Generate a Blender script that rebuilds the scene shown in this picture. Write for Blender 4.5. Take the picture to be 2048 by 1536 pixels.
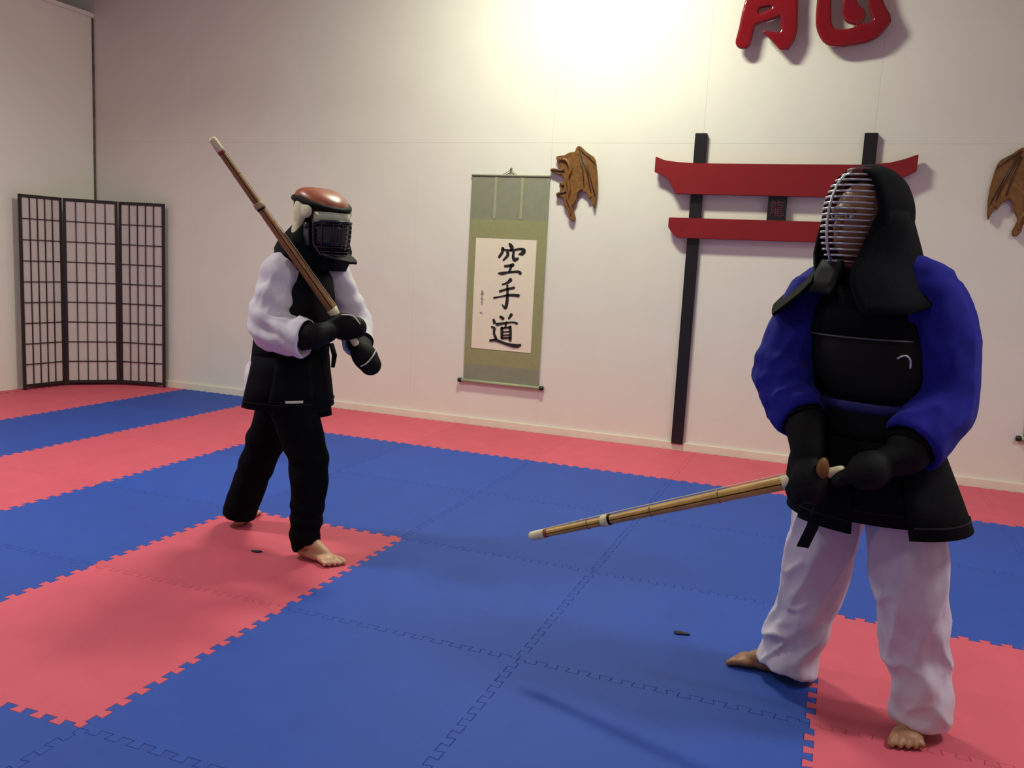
import bpy, bmesh, math, random
from mathutils import Vector, Matrix, noise
random.seed(7)
scene = bpy.context.scene
for o in list(bpy.data.objects):
    bpy.data.objects.remove(o)
C = scene.collection

# ------------------------------------------------------------------ camera
CAM = Vector((1.9604, -6.82, 1.4199)); YAW, PITCH, ROLL, FPX = -0.3551, -0.1412, 0.052, 1737.12
fw = Vector((math.sin(YAW)*math.cos(PITCH), math.cos(YAW)*math.cos(PITCH), math.sin(PITCH)))
rt = Vector((math.cos(YAW), -math.sin(YAW), 0)); up = rt.cross(fw)
rt2 = rt*math.cos(ROLL)+up*math.sin(ROLL); up2 = up*math.cos(ROLL)-rt*math.sin(ROLL)
cd = bpy.data.cameras.new('camera'); cam = bpy.data.objects.new('camera', cd); C.objects.link(cam)
cd.sensor_width = 36; cd.lens = 36*FPX/2048; cd.clip_start = .05
m = Matrix.Identity(4)
for i, v in enumerate((rt2, up2, -fw)):
    for j in range(3): m[j][i] = v[j]
m.translation = CAM; cam.matrix_world = m
scene.camera = cam

# ------------------------------------------------------------------ world, lamps, exposure
w = bpy.data.worlds.new('world'); scene.world = w; w.use_nodes = True
w.node_tree.nodes['Background'].inputs[0].default_value = (.6, .65, .7, 1)
w.node_tree.nodes['Background'].inputs[1].default_value = .15
def ceiling_or_fill_lamp(loc, size, energy, color, rz=0, spread=180):
    l = bpy.data.lights.new('ceiling_or_fill_lamp', 'AREA'); l.shape = 'RECTANGLE'; l.size, l.size_y = size
    l.energy = energy; l.color = color; l.spread = math.radians(spread)
    o = bpy.data.objects.new('ceiling_or_fill_lamp', l); C.objects.link(o); o.location = loc; o.rotation_euler = (0, 0, rz)
ceiling_or_fill_lamp((.0, -1.5, 4.35), (.8, .3), 148, (.95, 1, .78))
ceiling_or_fill_lamp((-3.0, -4.4, 4.35), (1.0, .4), 110, (.98, 1, .92), spread=140)
ceiling_or_fill_lamp((4.2, -3.7, 4.35), (1.0, .4), 66, (.98, 1, .95), spread=130)
ceiling_or_fill_lamp((1.0, -6.6, 4.35), (1.2, .5), 18, (.98, 1, .96), spread=130)  # added front fill behind the camera, not a known fixture
vs = scene.view_settings
vs.view_transform = 'Standard'; vs.look = 'None'; vs.exposure = -0.12; vs.gamma = 1; vs.use_curve_mapping = False

# ------------------------------------------------------------------ materials
def srgb(r, g, b):
    f = lambda c: (c/255/12.92) if c/255 <= .04045 else ((c/255+.055)/1.055)**2.4
    return (f(r), f(g), f(b), 1)
MATS = {}
def mat(name, col, rough=.6, var=.06, scale=30, bump=0, bscale=200, spec=.5, metal=0, obvar=0, sheen=0, trans=0, stretch=None):
    if name in MATS: return MATS[name]
    mt = bpy.data.materials.new(name); mt.use_nodes = True; nt = mt.node_tree; N = nt.nodes; L = nt.links
    b = N['Principled BSDF']
    tc = N.new('ShaderNodeTexCoord'); mp = N.new('ShaderNodeMapping'); L.new(tc.outputs['Object'], mp.inputs[0])
    if stretch: mp.inputs['Scale'].default_value = stretch
    n = N.new('ShaderNodeTexNoise'); n.inputs['Scale'].default_value = scale; n.inputs['Detail'].default_value = 5
    L.new(mp.outputs[0], n.inputs['Vector'])
    r = N.new('ShaderNodeMapRange'); r.inputs['To Min'].default_value = 1-var; r.inputs['To Max'].default_value = 1+var
    r.inputs['From Min'].default_value = .3; r.inputs['From Max'].default_value = .7
    L.new(n.outputs['Fac'], r.inputs['Value'])
    hsv = N.new('ShaderNodeHueSaturation'); hsv.inputs['Color'].default_value = col
    L.new(r.outputs[0], hsv.inputs['Value']); last = r.outputs[0]
    if obvar:
        oi = N.new('ShaderNodeObjectInfo'); r2 = N.new('ShaderNodeMapRange')
        r2.inputs['To Min'].default_value = 1-obvar; r2.inputs['To Max'].default_value = 1+obvar
        L.new(oi.outputs['Random'], r2.inputs['Value'])
        mu = N.new('ShaderNodeMath'); mu.operation = 'MULTIPLY'; L.new(r.outputs[0], mu.inputs[0]); L.new(r2.outputs[0], mu.inputs[1])
        L.new(mu.outputs[0], hsv.inputs['Value'])
    L.new(hsv.outputs[0], b.inputs['Base Color'])
    b.inputs['Roughness'].default_value = rough; b.inputs['Metallic'].default_value = metal
    b.inputs['Specular IOR Level'].default_value = spec
    if sheen:
        b.inputs['Sheen Weight'].default_value = sheen
    if trans: b.inputs['Transmission Weight'].default_value = trans
    if bump:
        n2 = N.new('ShaderNodeTexNoise'); n2.inputs['Scale'].default_value = bscale; n2.inputs['Detail'].default_value = 3
        L.new(mp.outputs[0], n2.inputs['Vector'])
        bp = N.new('ShaderNodeBump'); bp.inputs['Strength'].default_value = bump; bp.inputs['Distance'].default_value = .004
        L.new(n2.outputs['Fac'], bp.inputs['Height']); L.new(bp.outputs[0], b.inputs['Normal'])
    MATS[name] = mt
    return mt
M_wall = mat('white_wall_paint', srgb(228, 223, 214), .55, .02, 3, .06, 60, spec=.25)
M_wall2 = mat('dark_void_backing', srgb(92, 92, 96), .7, .05, 3)
M_ceil = mat('ceiling_paint', srgb(200, 198, 192), .8, .02, 4)
M_base = mat('skirting_paint', srgb(232, 224, 208), .45, .04, 8)
M_sub = mat('concrete_floor', srgb(40, 40, 50), .9, .1, 10)
M_blue = mat('blue_foam_mat', srgb(40, 72, 158), .62, .05, 5, .25, 420, spec=.28, obvar=.07)
M_pink = mat('pink_foam_mat', srgb(198, 84, 101), .62, .05, 5, .25, 420, spec=.28, obvar=.05)
M_black = mat('black_lacquer', srgb(22, 20, 24), .38, .1, 20, .05, 80)
M_red = mat('red_painted_wood', srgb(132, 20, 28), .4, .05, 10, .03, 60)
M_redgloss = mat('glossy_red_paint', srgb(122, 14, 24), .16, .05, 8, spec=.6)
M_redink = mat('dull_red_print', srgb(96, 26, 40), .6, .05, 30)
M_wood = mat('brown_carved_wood', srgb(120, 78, 30), .5, .28, 40, .3, 90)
M_wood2 = mat('dark_carved_wood', srgb(74, 46, 18), .5, .3, 40, .3, 90)
M_gold = mat('olive_brocade', srgb(148, 147, 104), .75, .05, 40, .15, 500)
M_grey = mat('grey_green_silk', srgb(136, 137, 116), .75, .06, 14, .15, 500)
M_ribbon = mat('pale_silk_ribbon', srgb(158, 158, 126), .7, .05, 40)
M_paper = mat('cream_paper', srgb(232, 220, 200), .8, .02, 12)
M_ink = mat('black_ink', srgb(20, 14, 12), .7, .2, 60)
M_fade = mat('faded_ink', srgb(150, 130, 128), .8, .1, 60)
M_rice = mat('screen_paper', srgb(196, 184, 182), .85, .02, 20)
M_frame = mat('black_screen_wood', srgb(32, 20, 24), .5, .15, 40)

# ------------------------------------------------------------------ mesh helpers
ORG = {}
class MB:
    def __init__(s): s.v = []; s.f = []
    def add(s, vs, fs):
        k = len(s.v); s.v += [Vector(v) for v in vs]; s.f += [tuple(i+k for i in f) for f in fs]; return s
    def box(s, a, b, rot=None, ctr=None):
        x0, y0, z0 = a; x1, y1, z1 = b
        vs = [(x0, y0, z0), (x1, y0, z0), (x1, y1, z0), (x0, y1, z0), (x0, y0, z1), (x1, y0, z1), (x1, y1, z1), (x0, y1, z1)]
        return s.add(vs, [(0, 3, 2, 1), (4, 5, 6, 7), (0, 1, 5, 4), (1, 2, 6, 5), (2, 3, 7, 6), (3, 0, 4, 7)])
    def bar(s, p, q, w, h, upv=(0, 0, 1)):
        p, q = Vector(p), Vector(q); d = (q-p).normalized(); u = Vector(upv); a = d.cross(u)
        if a.length < 1e-6: a = d.cross(Vector((1, 0, 0)))
        a.normalize(); b = a.cross(d)
        vs = [c+a*(sx*w/2)+b*(sy*h/2) for c in (p, q) for sx, sy in ((-1, -1), (1, -1), (1, 1), (-1, 1))]
        return s.add(vs, [(3, 2, 1, 0), (4, 5, 6, 7), (0, 1, 5, 4), (1, 2, 6, 5), (2, 3, 7, 6), (3, 0, 4, 7)])
    def tube(s, pts, rad, seg=12, cap=True, flat=1.0, upv=None, close=False):
        pts = [Vector(p) for p in pts]; n = len(pts)
        if not isinstance(rad, (list, tuple)): rad = [rad]*n
        k = len(s.v); prev = None
        for i in range(n):
            if close: d = pts[(i+1) % n]-pts[i-1]
            else: d = pts[min(i+1, n-1)]-pts[max(i-1, 0)]
            d.normalize()
            if prev is None:
                u = Vector(upv) if upv else (Vector((0, 0, 1)) if abs(d.z) < .9 else Vector((1, 0, 0)))
            else: u = prev
            u = (u-d*u.dot(d)).normalized(); prev = u; v = d.cross(u)
            for j in range(seg):
                t = 2*math.pi*j/seg
                s.v.append(pts[i]+(u*math.cos(t)*flat+v*math.sin(t))*rad[i])
        for i in range(n if close else n-1):
            for j in range(seg):
                a = k+i*seg+j; b = k+i*seg+(j+1) % seg; i2 = (i+1) % n
                s.f.append((a, b, k+i2*seg+(j+1) % seg, k+i2*seg+j))
        if cap and not close:
            s.f.append(tuple(k+j for j in range(seg))[::-1]); s.f.append(tuple(k+(n-1)*seg+j for j in range(seg)))
        return s
    def limb(s, pts, rad, seg=14, sub=5):
        # smooth tapered limb with rounded ends
        P, R = spline(pts, rad, sub)
        d0 = (P[0]-P[1]).normalized(); d1 = (P[-1]-P[-2]).normalized()
        A = [P[0]+d0*R[0]*math.sin(a) for a in (1.45, 1.1, .6)]; AR = [R[0]*math.cos(a) for a in (1.45, 1.1, .6)]
        B = [P[-1]+d1*R[-1]*math.sin(a) for a in (.6, 1.1, 1.45)]; BR = [R[-1]*math.cos(a) for a in (.6, 1.1, 1.45)]
        return s.tube(A+P+B, AR+R+BR, seg)
    def sleeve(s, pts, rad, seg=18, sub=5):
        P, R = spline(pts, rad, sub); return s.tube(P, R, seg)
    def ellipsoid(s, c, ax, r, seg=20, rings=12):
        c = Vector(c); k = len(s.v); A = [Vector(a) for a in ax]
        for i in range(1, rings):
            t = math.pi*i/rings
            for j in range(seg):
                p = 2*math.pi*j/seg
                s.v.append(c+A[0]*r[0]*math.sin(t)*math.cos(p)+A[1]*r[1]*math.sin(t)*math.sin(p)+A[2]*r[2]*math.cos(t))
        top = len(s.v); s.v.append(c+A[2]*r[2]); bot = len(s.v); s.v.append(c-A[2]*r[2])
        for i in range(rings-2):
            for j in range(seg):
                a = k+i*seg+j; b = k+i*seg+(j+1) % seg
                s.f.append((a, a+seg, b+seg, b))
        for j in range(seg):
            s.f.append((top, k+j, k+(j+1) % seg)); e = k+(rings-2)*seg
            s.f.append((bot, e+(j+1) % seg, e+j))
        return s
    def loft(s, rings, cap=True):
        k = len(s.v); n = len(rings[0])
        for r in rings: s.v += [Vector(p) for p in r]
        for i in range(len(rings)-1):
            for j in range(n):
                a = k+i*n+j; b = k+i*n+(j+1) % n
                s.f.append((a, b, b+n, a+n))
        if cap:
            s.f.append(tuple(k+j for j in range(n))[::-1]); s.f.append(tuple(k+(len(rings)-1)*n+j for j in range(n)))
        return s
    def prism(s, outline, y0, y1):
        # outline in (x, z), extruded along y from y0 (front) to y1
        n = len(outline); k = len(s.v)
        s.v += [Vector((x, y0, z)) for x, z in outline]+[Vector((x, y1, z)) for x, z in outline]
        s.f.append(tuple(k+i for i in range(n))); s.f.append(tuple(k+n+i for i in range(n))[::-1])
        for i in range(n): s.f.append((k+i, k+n+i, k+n+(i+1) % n, k+(i+1) % n))
        return s
    def sheet(s, grid, th):
        # thick sheet from a grid of points, offset along its normals
        R, Q = len(grid), len(grid[0]); g = [[Vector(p) for p in r] for r in grid]
        nr = []
        for i in range(R):
            for j in range(Q):
                a = g[min(i+1, R-1)][j]-g[max(i-1, 0)][j]; b = g[i][min(j+1, Q-1)]-g[i][max(j-1, 0)]
                nr.append(a.cross(b).normalized())
        k = len(s.v)
        for sg in (.5, -.5):
            for i in range(R):
                for j in range(Q): s.v.append(g[i][j]+nr[i*Q+j]*th*sg)
        o = R*Q
        for i in range(R-1):
            for j in range(Q-1):
                a = k+i*Q+j
                s.f.append((a, a+Q, a+Q+1, a+1)); s.f.append((o+a, o+a+1, o+a+Q+1, o+a+Q))
        ed = [(0, j) for j in range(Q)]+[(i, Q-1) for i in range(1, R)]+[(R-1, j) for j in range(Q-2, -1, -1)]+[(i, 0) for i in range(R-2, 0, -1)]
        ids = [k+i*Q+j for i, j in ed]
        for a, b in zip(ids, ids[1:]+ids[:1]): s.f.append((a, b, b+o, a+o))
        return s
    def mesh(s, name, org=(0, 0, 0), bevel=0, smooth=False, bseg=2):
        me = bpy.data.meshes.new(name); og = Vector(org)
        me.from_pydata([v-og for v in s.v], [], s.f); me.update()
        bm = bmesh.new(); bm.from_mesh(me)
        bmesh.ops.recalc_face_normals(bm, faces=bm.faces)
        if bevel:
            es = [e for e in bm.edges if len(e.link_faces) == 2 and e.calc_face_angle(0) > .5]
            bmesh.ops.bevel(bm, geom=es, offset=bevel, segments=bseg, affect='EDGES', clamp_overlap=True)
        bm.to_mesh(me); bm.free()
        if smooth:
            for p in me.polygons: p.use_smooth = True
        return me
def spline(pts, rad, sub=5):
    P = [Vector(p) for p in pts]; n = len(P); out = []; ro = []
    if not isinstance(rad, (list, tuple)): rad = [rad]*n
    for i in range(n-1):
        p0, p1, p2, p3 = P[max(i-1, 0)], P[i], P[i+1], P[min(i+2, n-1)]
        r0, r1, r2, r3 = rad[max(i-1, 0)], rad[i], rad[i+1], rad[min(i+2, n-1)]
        for k in range(sub):
            t = k/sub
            f = lambda a, b, c, d: .5*((2*b)+(-a+c)*t+(2*a-5*b+4*c-d)*t*t+(-a+3*b-3*c+d)*t**3)
            out.append(Vector([f(p0[q], p1[q], p2[q], p3[q]) for q in range(3)])); ro.append(f(r0, r1, r2, r3))
    out.append(P[-1]); ro.append(rad[-1])
    return out, ro
def put(name, me, material, parent=None, loc=None):
    o = bpy.data.objects.new(name, me); C.objects.link(o)
    if material and not me.materials: me.materials.append(material)
    if parent: o.parent = parent
    if loc is not None: o.location = loc
    return o
def obj(name, mb, material, parent=None, org=None, bevel=0, smooth=False, bseg=2, label=None):
    """link one mesh object; vertices are given in world space"""
    og = ORG[parent.name] if parent else (Vector(org) if org else Vector((0, 0, 0)))
    o = put(name, mb.mesh(name, og, bevel, smooth, bseg), material, parent, None if parent else og)
    ORG[o.name] = og
    if label: o['label'] = label
    return o
def thing(name, label, cat, loc, group=None):
    o = bpy.data.objects.new(name, None); C.objects.link(o); o.location = loc; o.empty_display_size = .1
    ORG[o.name] = Vector(loc); return tag(o, label, cat, group)
def tag(o, label, cat, group=None):
    o['label'] = label; o['category'] = cat
    if group: o['group'] = group
    return o
def struct(o): o['kind'] = 'structure'; return o
def remesh(mb, voxel, it=6, fac=.5):
    """fuse overlapping pieces into one continuous surface; returns world-space verts and faces as MB"""
    me = mb.mesh('tmp'); o = bpy.data.objects.new('tmp', me); C.objects.link(o)
    r = o.modifiers.new('r', 'REMESH'); r.mode = 'VOXEL'; r.voxel_size = voxel; r.adaptivity = 0
    if it:
        s = o.modifiers.new('s', 'SMOOTH'); s.factor = fac; s.iterations = it
    dg = bpy.context.evaluated_depsgraph_get(); ev = o.evaluated_get(dg); m2 = ev.to_mesh()
    out = MB(); out.v = [v.co.copy() for v in m2.vertices]; out.f = [tuple(p.vertices) for p in m2.polygons]
    out.n = [v.normal.copy() for v in m2.vertices]
    ev.to_mesh_clear(); bpy.data.objects.remove(o); bpy.data.meshes.remove(me)
    return out
def fbm(p, s): return noise.noise(p*s)+.5*noise.noise(p*s*2.1)

# ------------------------------------------------------------------ room
XL, XR, YF, ZC = -5.12, 5.2, -8.6, 4.55
fl = struct(obj('floor', MB().box((XL-.6, YF, -.1), (XR, .1, -.03)), M_sub))
wb = struct(obj('wall_back', MB().box((XL-.6, .012, -.03), (XR, .12, ZC)), M_wall))
xs = [XL-.6]+[-.33+1.2*k for k in range(-4, 5)]+[XR]; xs = sorted(x for x in xs if XL-.7 < x <= XR)
zs = [-.03, 2.37, ZC]
for i in range(len(xs)-1):
    for j in range(2):
        obj('plaster_panel', MB().box((xs[i]+.0003, 0, zs[j]+.0003), (xs[i+1]-.0003, .014, zs[j+1]-.0003)), M_wall, wb, bevel=.0007, bseg=1)
struct(obj('wall_left', MB().box((XL-.1, YF, -.03), (XL, 0, 3.56)), M_wall))
struct(obj('void_backing_left', MB().box((XL-.6, YF, 3.5), (XL-.5, 0, ZC)), M_wall2))  # added backing; its dark colour stands for the unlit space above the partition
struct(obj('trim_1', MB().box((XL-.13, YF, 3.545), (XL+.02, 0, 3.585)), M_wall, bevel=.004))
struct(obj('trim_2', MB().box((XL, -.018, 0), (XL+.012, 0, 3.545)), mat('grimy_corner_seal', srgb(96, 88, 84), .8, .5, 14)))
struct(obj('wall_right', MB().box((XR, YF, -.03), (XR+.1, .1, ZC)), M_wall))
struct(obj('wall_front', MB().box((XL-.6, YF-.1, -.03), (XR, YF, ZC)), M_wall))
struct(obj('ceiling', MB().box((XL-.6, YF, ZC), (XR, .1, ZC+.1)), M_ceil))
bb = struct(obj('baseboard_back', MB().box((XL, -.018, -.03), (XR, 0, .062)), M_base, bevel=.004))

# jigsaw floor mats, one shared shape per colour
def edge(n=12, a=.0145, mg=.03):
    """interlocking edge of one metre: dovetail teeth, narrow at the root and wide at the tip"""
    p = (1-2*mg)/n; out = [(mg, 0)]
    for k in range(n):
        x = mg+k*p
        out += [(x-p*.04, -a) if k else (x+p*.02, -a), (x+p*.54, -a), (x+p*.46, a), (x+p*1.04, a) if k < n-1 else (x+p*.98, a)]
    return out+[(1-mg, 0)]
def mat_mesh(material):
    e = edge(); out = [(0, 0)]
    out += [(t, d) for t, d in e]                       # front edge, left to right
    out += [(1, 0)]+[(1+d, t) for t, d in e]
    out += [(1, 1)]+[(t, 1+d) for t, d in reversed(e)]
    out += [(0, 1)]+[(d, t) for t, d in reversed(e)]
    # drop near-duplicates
    o2 = []
    for p in out:
        if not o2 or math.dist(p, o2[-1]) > 1e-4: o2.append(p)
    n = len(o2)
    def inset(dist):
        r = []
        for i in range(n):
            a = Vector(o2[i-1]); b = Vector(o2[i]); c = Vector(o2[(i+1) % n])
            d1 = (b-a).normalized(); d2 = (c-b).normalized(); n1 = Vector((-d1.y, d1.x)); n2 = Vector((-d2.y, d2.x))
            k = n1+n2; k = k/max(k.length_squared/2, .6); r.append(b+k*dist)
        return r
    mb = MB(); lv = [(inset(.0003), -.03), (inset(.0003), -.002), (inset(.0012), -.0005), (inset(.0025), 0)]
    for ring, z in lv: mb.v += [Vector((p.x, p.y, z)) for p in ring]
    for q in range(3):
        for i in range(n): mb.f.append((q*n+i, q*n+(i+1) % n, (q+1)*n+(i+1) % n, (q+1)*n+i))
    mb.f.append(tuple(3*n+i for i in range(n)))
    me = mb.mesh('mat_tile')
    bm = bmesh.new(); bm.from_mesh(me); bm.faces.ensure_lookup_table()
    bmesh.ops.triangulate(bm, faces=[f for f in bm.faces if len(f.verts) > 4], ngon_method='EAR_CLIP'); bm.to_mesh(me); bm.free()
    me.materials.append(material); return me
ME_B, ME_P = mat_mesh(M_blue), mat_mesh(M_pink)
for i in range(-6, 6):
    for r in range(0, 8):
        y1 = -.0184-r
        pink = (i <= -5) or i == -3 or (r == 0 and i > -4) or (i == -1 and r in (3, 4)) or (i == 2 and r in (3, 4)) or i == 4
        if i == -4: pink = False
        if XL-1 >= i+.02 or i >= XR: continue
        if i == -6: continue
        put('mat_tile', ME_P if pink else ME_B, None, fl, (i, y1-1, 0))
# cut strip that closes the gap to the left wall
obj('mat_strip', MB().box((XL, -7.0, -.03), (-5.022, -.02, -.001)), M_pink, fl)

# ------------------------------------------------------------------ torii on the wall
t = thing('torii_decoration', 'red and black wooden gate decoration mounted on the white wall', 'wall decoration', (1.45, 0, .05))
for x0 in (.812, 2.003):
    obj('post', MB().box((x0, -.035, .05), (x0+.09, -.002, 2.44)), M_black, t, bevel=.003)
top = [(.531, 2.262), (.60, 2.235), (.70, 2.222), (.85, 2.214), (1.45, 2.214), (2.05, 2.216), (2.19, 2.232), (2.28, 2.257), (2.364, 2.29),
       (2.364, 2.175), (2.29, 2.135), (2.23, 2.08), (2.20, 2.012), (2.19, 1.985), (.70, 1.985), (.68, 2.03), (.64, 2.09), (.59, 2.125), (.531, 2.145)]
obj('top_beam', MB().prism(top[::-1], -.075, -.03), M_red, t, bevel=.003)
low = [(.665, 1.808), (2.235, 1.812), (2.235, 1.75), (2.205, 1.70), (2.16, 1.665), (.74, 1.655), (.70, 1.69), (.665, 1.735)]
obj('lower_beam', MB().prism(low[::-1], -.065, -.03), M_red, t, bevel=.003)
pl = obj('plaque', MB().box((1.388, -.055, 1.80), (1.522, -.03, 1.992)), M_black, t, bevel=.002)

# brush strokes: ribbons with swelling width, laid on a wall-parallel plane
def strokes(mb, S, y0, y1, wk=1.0, sub=6):
    for st in S:
        P, R = spline([(a, 0, b) for a, b, _ in st], [c*wk/2 for *_, c in st], sub)
        n = len(P); Lft, Rgt = [], []
        for i in range(n):
            d = P[min(i+1, n-1)]-P[max(i-1, 0)]; d.normalize(); q = Vector((-d.z, 0, d.x))
            Lft.append(P[i]+q*R[i]); Rgt.append(P[i]-q*R[i])
        d1 = (P[-1]-P[-2]).normalized(); d0 = (P[0]-P[1]).normalized()
        q1 = Vector((-d1.z, 0, d1.x)); q0 = Vector((-d0.z, 0, d0.x))
        e1 = [P[-1]+d1*R[-1]*math.sin(a)*.9+q1*R[-1]*math.cos(a) for a in (.5, 1.05, 1.57, 2.1, 2.65)]
        e0 = [P[0]+d0*R[0]*math.sin(a)*.9+q0*R[0]*math.cos(a) for a in (.5, 1.05, 1.57, 2.1, 2.65)]
        loop = Lft+e1+Rgt[::-1]+e0
        mb.prism([(p.x, p.z) for p in loop][::-1], y0, y1)
    return mb
def kanji_small(mb, cx, cz, s, y0, y1):
    """dragon character in short strokes inside a unit box"""
    U = [[(.25, .98, .05), (.27, .88, .06)], [(.06, .84, .05), (.46, .85, .05)], [(.16, .78, .05), (.19, .68, .05)], [(.37, .79, .05), (.33, .68, .05)], [(.03, .63, .05), (.49, .65, .05)],
         [(.12, .54, .05), (.11, .25, .06), (.05, .03, .04)], [(.12, .54, .05), (.42, .55, .05)], [(.42, .55, .06), (.42, .08, .06), (.34, .03, .04)], [(.14, .40, .05), (.40, .40, .05)], [(.14, .25, .05), (.40, .25, .05)],
         [(.60, .97, .05), (.60, .72, .06)], [(.60, .86, .05), (.92, .87, .05)], [(.58, .70, .05), (.90, .71, .05)], [(.90, .71, .05), (.88, .55, .05)], [(.58, .55, .05), (.88, .55, .05)],
         [(.58, .55, .05), (.57, .10, .06), (.66, .04, .06), (.94, .06, .06), (.97, .18, .04)], [(.66, .43, .05), (.90, .43, .05)], [(.66, .31, .05), (.90, .31, .05)], [(.66, .19, .05), (.88, .19, .05)]]
    return strokes(mb, [[(cx+(a-.5)*s, cz+(b-.5)*s*1.15, c*s) for a, b, c in st] for st in U], y0, y1)
obj('character', kanji_small(MB(), 1.455, 1.897, .10, -.0575, -.053), M_redink, pl)

# ------------------------------------------------------------------ big red character high on the wall
RYU = [[(1.185, 3.445, .093), (1.171, 3.405, .106), (1.145, 3.282, .112), (1.13, 3.176, .109), (1.115, 3.076, .115)], [(1.195, 3.225, .06), (1.30, 3.262, .075), (1.39, 3.296, .075)], [(1.17, 3.34, .081), (1.40, 3.375, .081)],
       [(1.423, 3.449, .093), (1.42, 3.391, .096), (1.422, 3.24, .112), (1.426, 3.135, .115), (1.403, 3.075, .112)],
       [(1.651, 3.436, .093), (1.645, 3.379, .096), (1.651, 3.23, .103), (1.668, 3.148, .106), (1.725, 3.083, .115), (1.838, 3.081, .118), (1.974, 3.116, .124), (2.066, 3.18, .068)],
       [(1.955, 3.45, .08), (1.971, 3.362, .081), (1.996, 3.27, .10), (2.042, 3.195, .10)], [(1.828, 3.403, .081), (1.814, 3.325, .093), (1.84, 3.233, .118), (1.88, 3.225, .112)],
       [(1.18, 3.50, .09), (1.42, 3.52, .09)], [(1.185, 3.50, .09), (1.18, 3.42, .09)], [(1.42, 3.52, .10), (1.423, 3.43, .09)],
       [(1.08, 3.68, .08), (1.50, 3.72, .09)], [(1.20, 3.86, .08), (1.23, 3.76, .07)], [(1.40, 3.88, .08), (1.36, 3.77, .07)], [(1.10, 3.93, .08), (1.48, 3.96, .09)], [(1.28, 4.12, .08), (1.31, 4.0, .1)],
       [(1.66, 4.10, .09), (1.66, 3.82, .09)], [(1.68, 3.98, .08), (2.0, 4.0, .09)], [(1.62, 3.78, .08), (1.97, 3.80, .09)], [(1.96, 3.80, .09), (1.95, 3.60, .09)], [(1.65, 3.58, .08), (1.95, 3.60, .09)], [(1.65, 3.58, .09), (1.65, 3.42, .09)], [(1.76, 3.46, .07), (2.0, 3.48, .08)]]
mb = strokes(MB(), RYU, -.10, -.055); mb.prism([(1.238, 3.151), (1.368, 3.129), (1.394, 3.166), (1.441, 3.164), (1.48, 3.092), (1.437, 3.011), (1.379, 3.007)][::-1], -.10, -.055)
mb = remesh(mb, .0095, 5)
ch = obj('dragon_character', mb, M_redgloss, None, (1.6, 0, 3.0), smooth=True)
tag(ch, 'large glossy red brush character mounted high on the wall above the gate decoration', 'wall decoration')
for x, z in ((1.15, 3.2), (1.42, 3.2), (1.66, 3.25), (1.9, 3.09)):
    obj('standoff', MB().tube([(x, -.075, z), (x, -.004, z)], .012, 10), M_black, ch)

# ------------------------------------------------------------------ hanging scrolls
KARATE = [[(-.644, 1.553, .0209), (-.624, 1.525, .0328), (-.631, 1.502, .0179)], [(-.705, 1.515, .0268), (-.707, 1.483, .0239), (-.733, 1.443, .0209)], [(-.701, 1.506, .0149), (-.631, 1.502, .0179), (-.546, 1.517, .0179), (-.518, 1.504, .0358), (-.53, 1.481, .0328), (-.557, 1.474, .0119)], [(-.662, 1.488, .0209), (-.657, 1.46, .0239), (-.693, 1.419, .0149)], [(-.606, 1.491, .0209), (-.608, 1.449, .0239), (-.592, 1.427, .0328), (-.565, 1.438, .0179)], [(-.676, 1.369, .0209), (-.642, 1.375, .0209), (-.607, 1.383, .0298)], [(-.621, 1.375, .0239), (-.635, 1.326, .0179)], [(-.729, 1.308, .0149), (-.697, 1.309, .0268), (-.639, 1.321, .0179), (-.559, 1.33, .0209), (-.538, 1.318, .0268)],
          [(-.621, 1.259, .0328), (-.648, 1.234, .0209), (-.692, 1.217, .0119)], [(-.71, 1.159, .0209), (-.666, 1.175, .0179), (-.587, 1.196, .0209)], [(-.647, 1.212, .0179), (-.642, 1.15, .0209), (-.642, 1.086, .0275), (-.654, 1.025, .0259), (-.686, 1.051, .0065)], [(-.761, 1.101, .0162), (-.693, 1.118, .0129), (-.618, 1.133, .0226), (-.543, 1.134, .0259)],
          [(-.696, .948, .0194), (-.672, .935, .0291)], [(-.598, .972, .0259), (-.619, .939, .0162)], [(-.723, .881, .0259), (-.677, .892, .0194), (-.587, .909, .0129), (-.545, .902, .0194)], [(-.64, .905, .0162), (-.645, .866, .0162)], [(-.677, .853, .0259), (-.673, .771, .0226)], [(-.604, .869, .0259), (-.597, .816, .0226), (-.598, .759, .0259)], [(-.679, .853, .0162), (-.603, .865, .0162)], [(-.662, .822, .0113), (-.609, .829, .0113)], [(-.664, .793, .0113), (-.608, .801, .0113)], [(-.671, .768, .0162), (-.602, .777, .0162)],
          [(-.755, .918, .0194), (-.746, .894, .0259)], [(-.768, .857, .0162), (-.744, .844, .0226), (-.746, .805, .0194), (-.724, .76, .0226)], [(-.777, .741, .0194), (-.723, .747, .0226), (-.634, .724, .0226), (-.546, .713, .0323), (-.505, .724, .0194)]]
SIGN = [[(-.872, 1.153, .0162), (-.871, 1.139, .0226)], [(-.882, 1.127, .0065), (-.855, 1.131, .0097)], [(-.87, 1.121, .0097), (-.871, 1.092, .0097)], [(-.88, 1.088, .0065), (-.857, 1.086, .0065)], [(-.87, 1.071, .0129), (-.868, 1.043, .0129)], [(-.882, .974, .0081), (-.862, .966, .0097)]]
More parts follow.
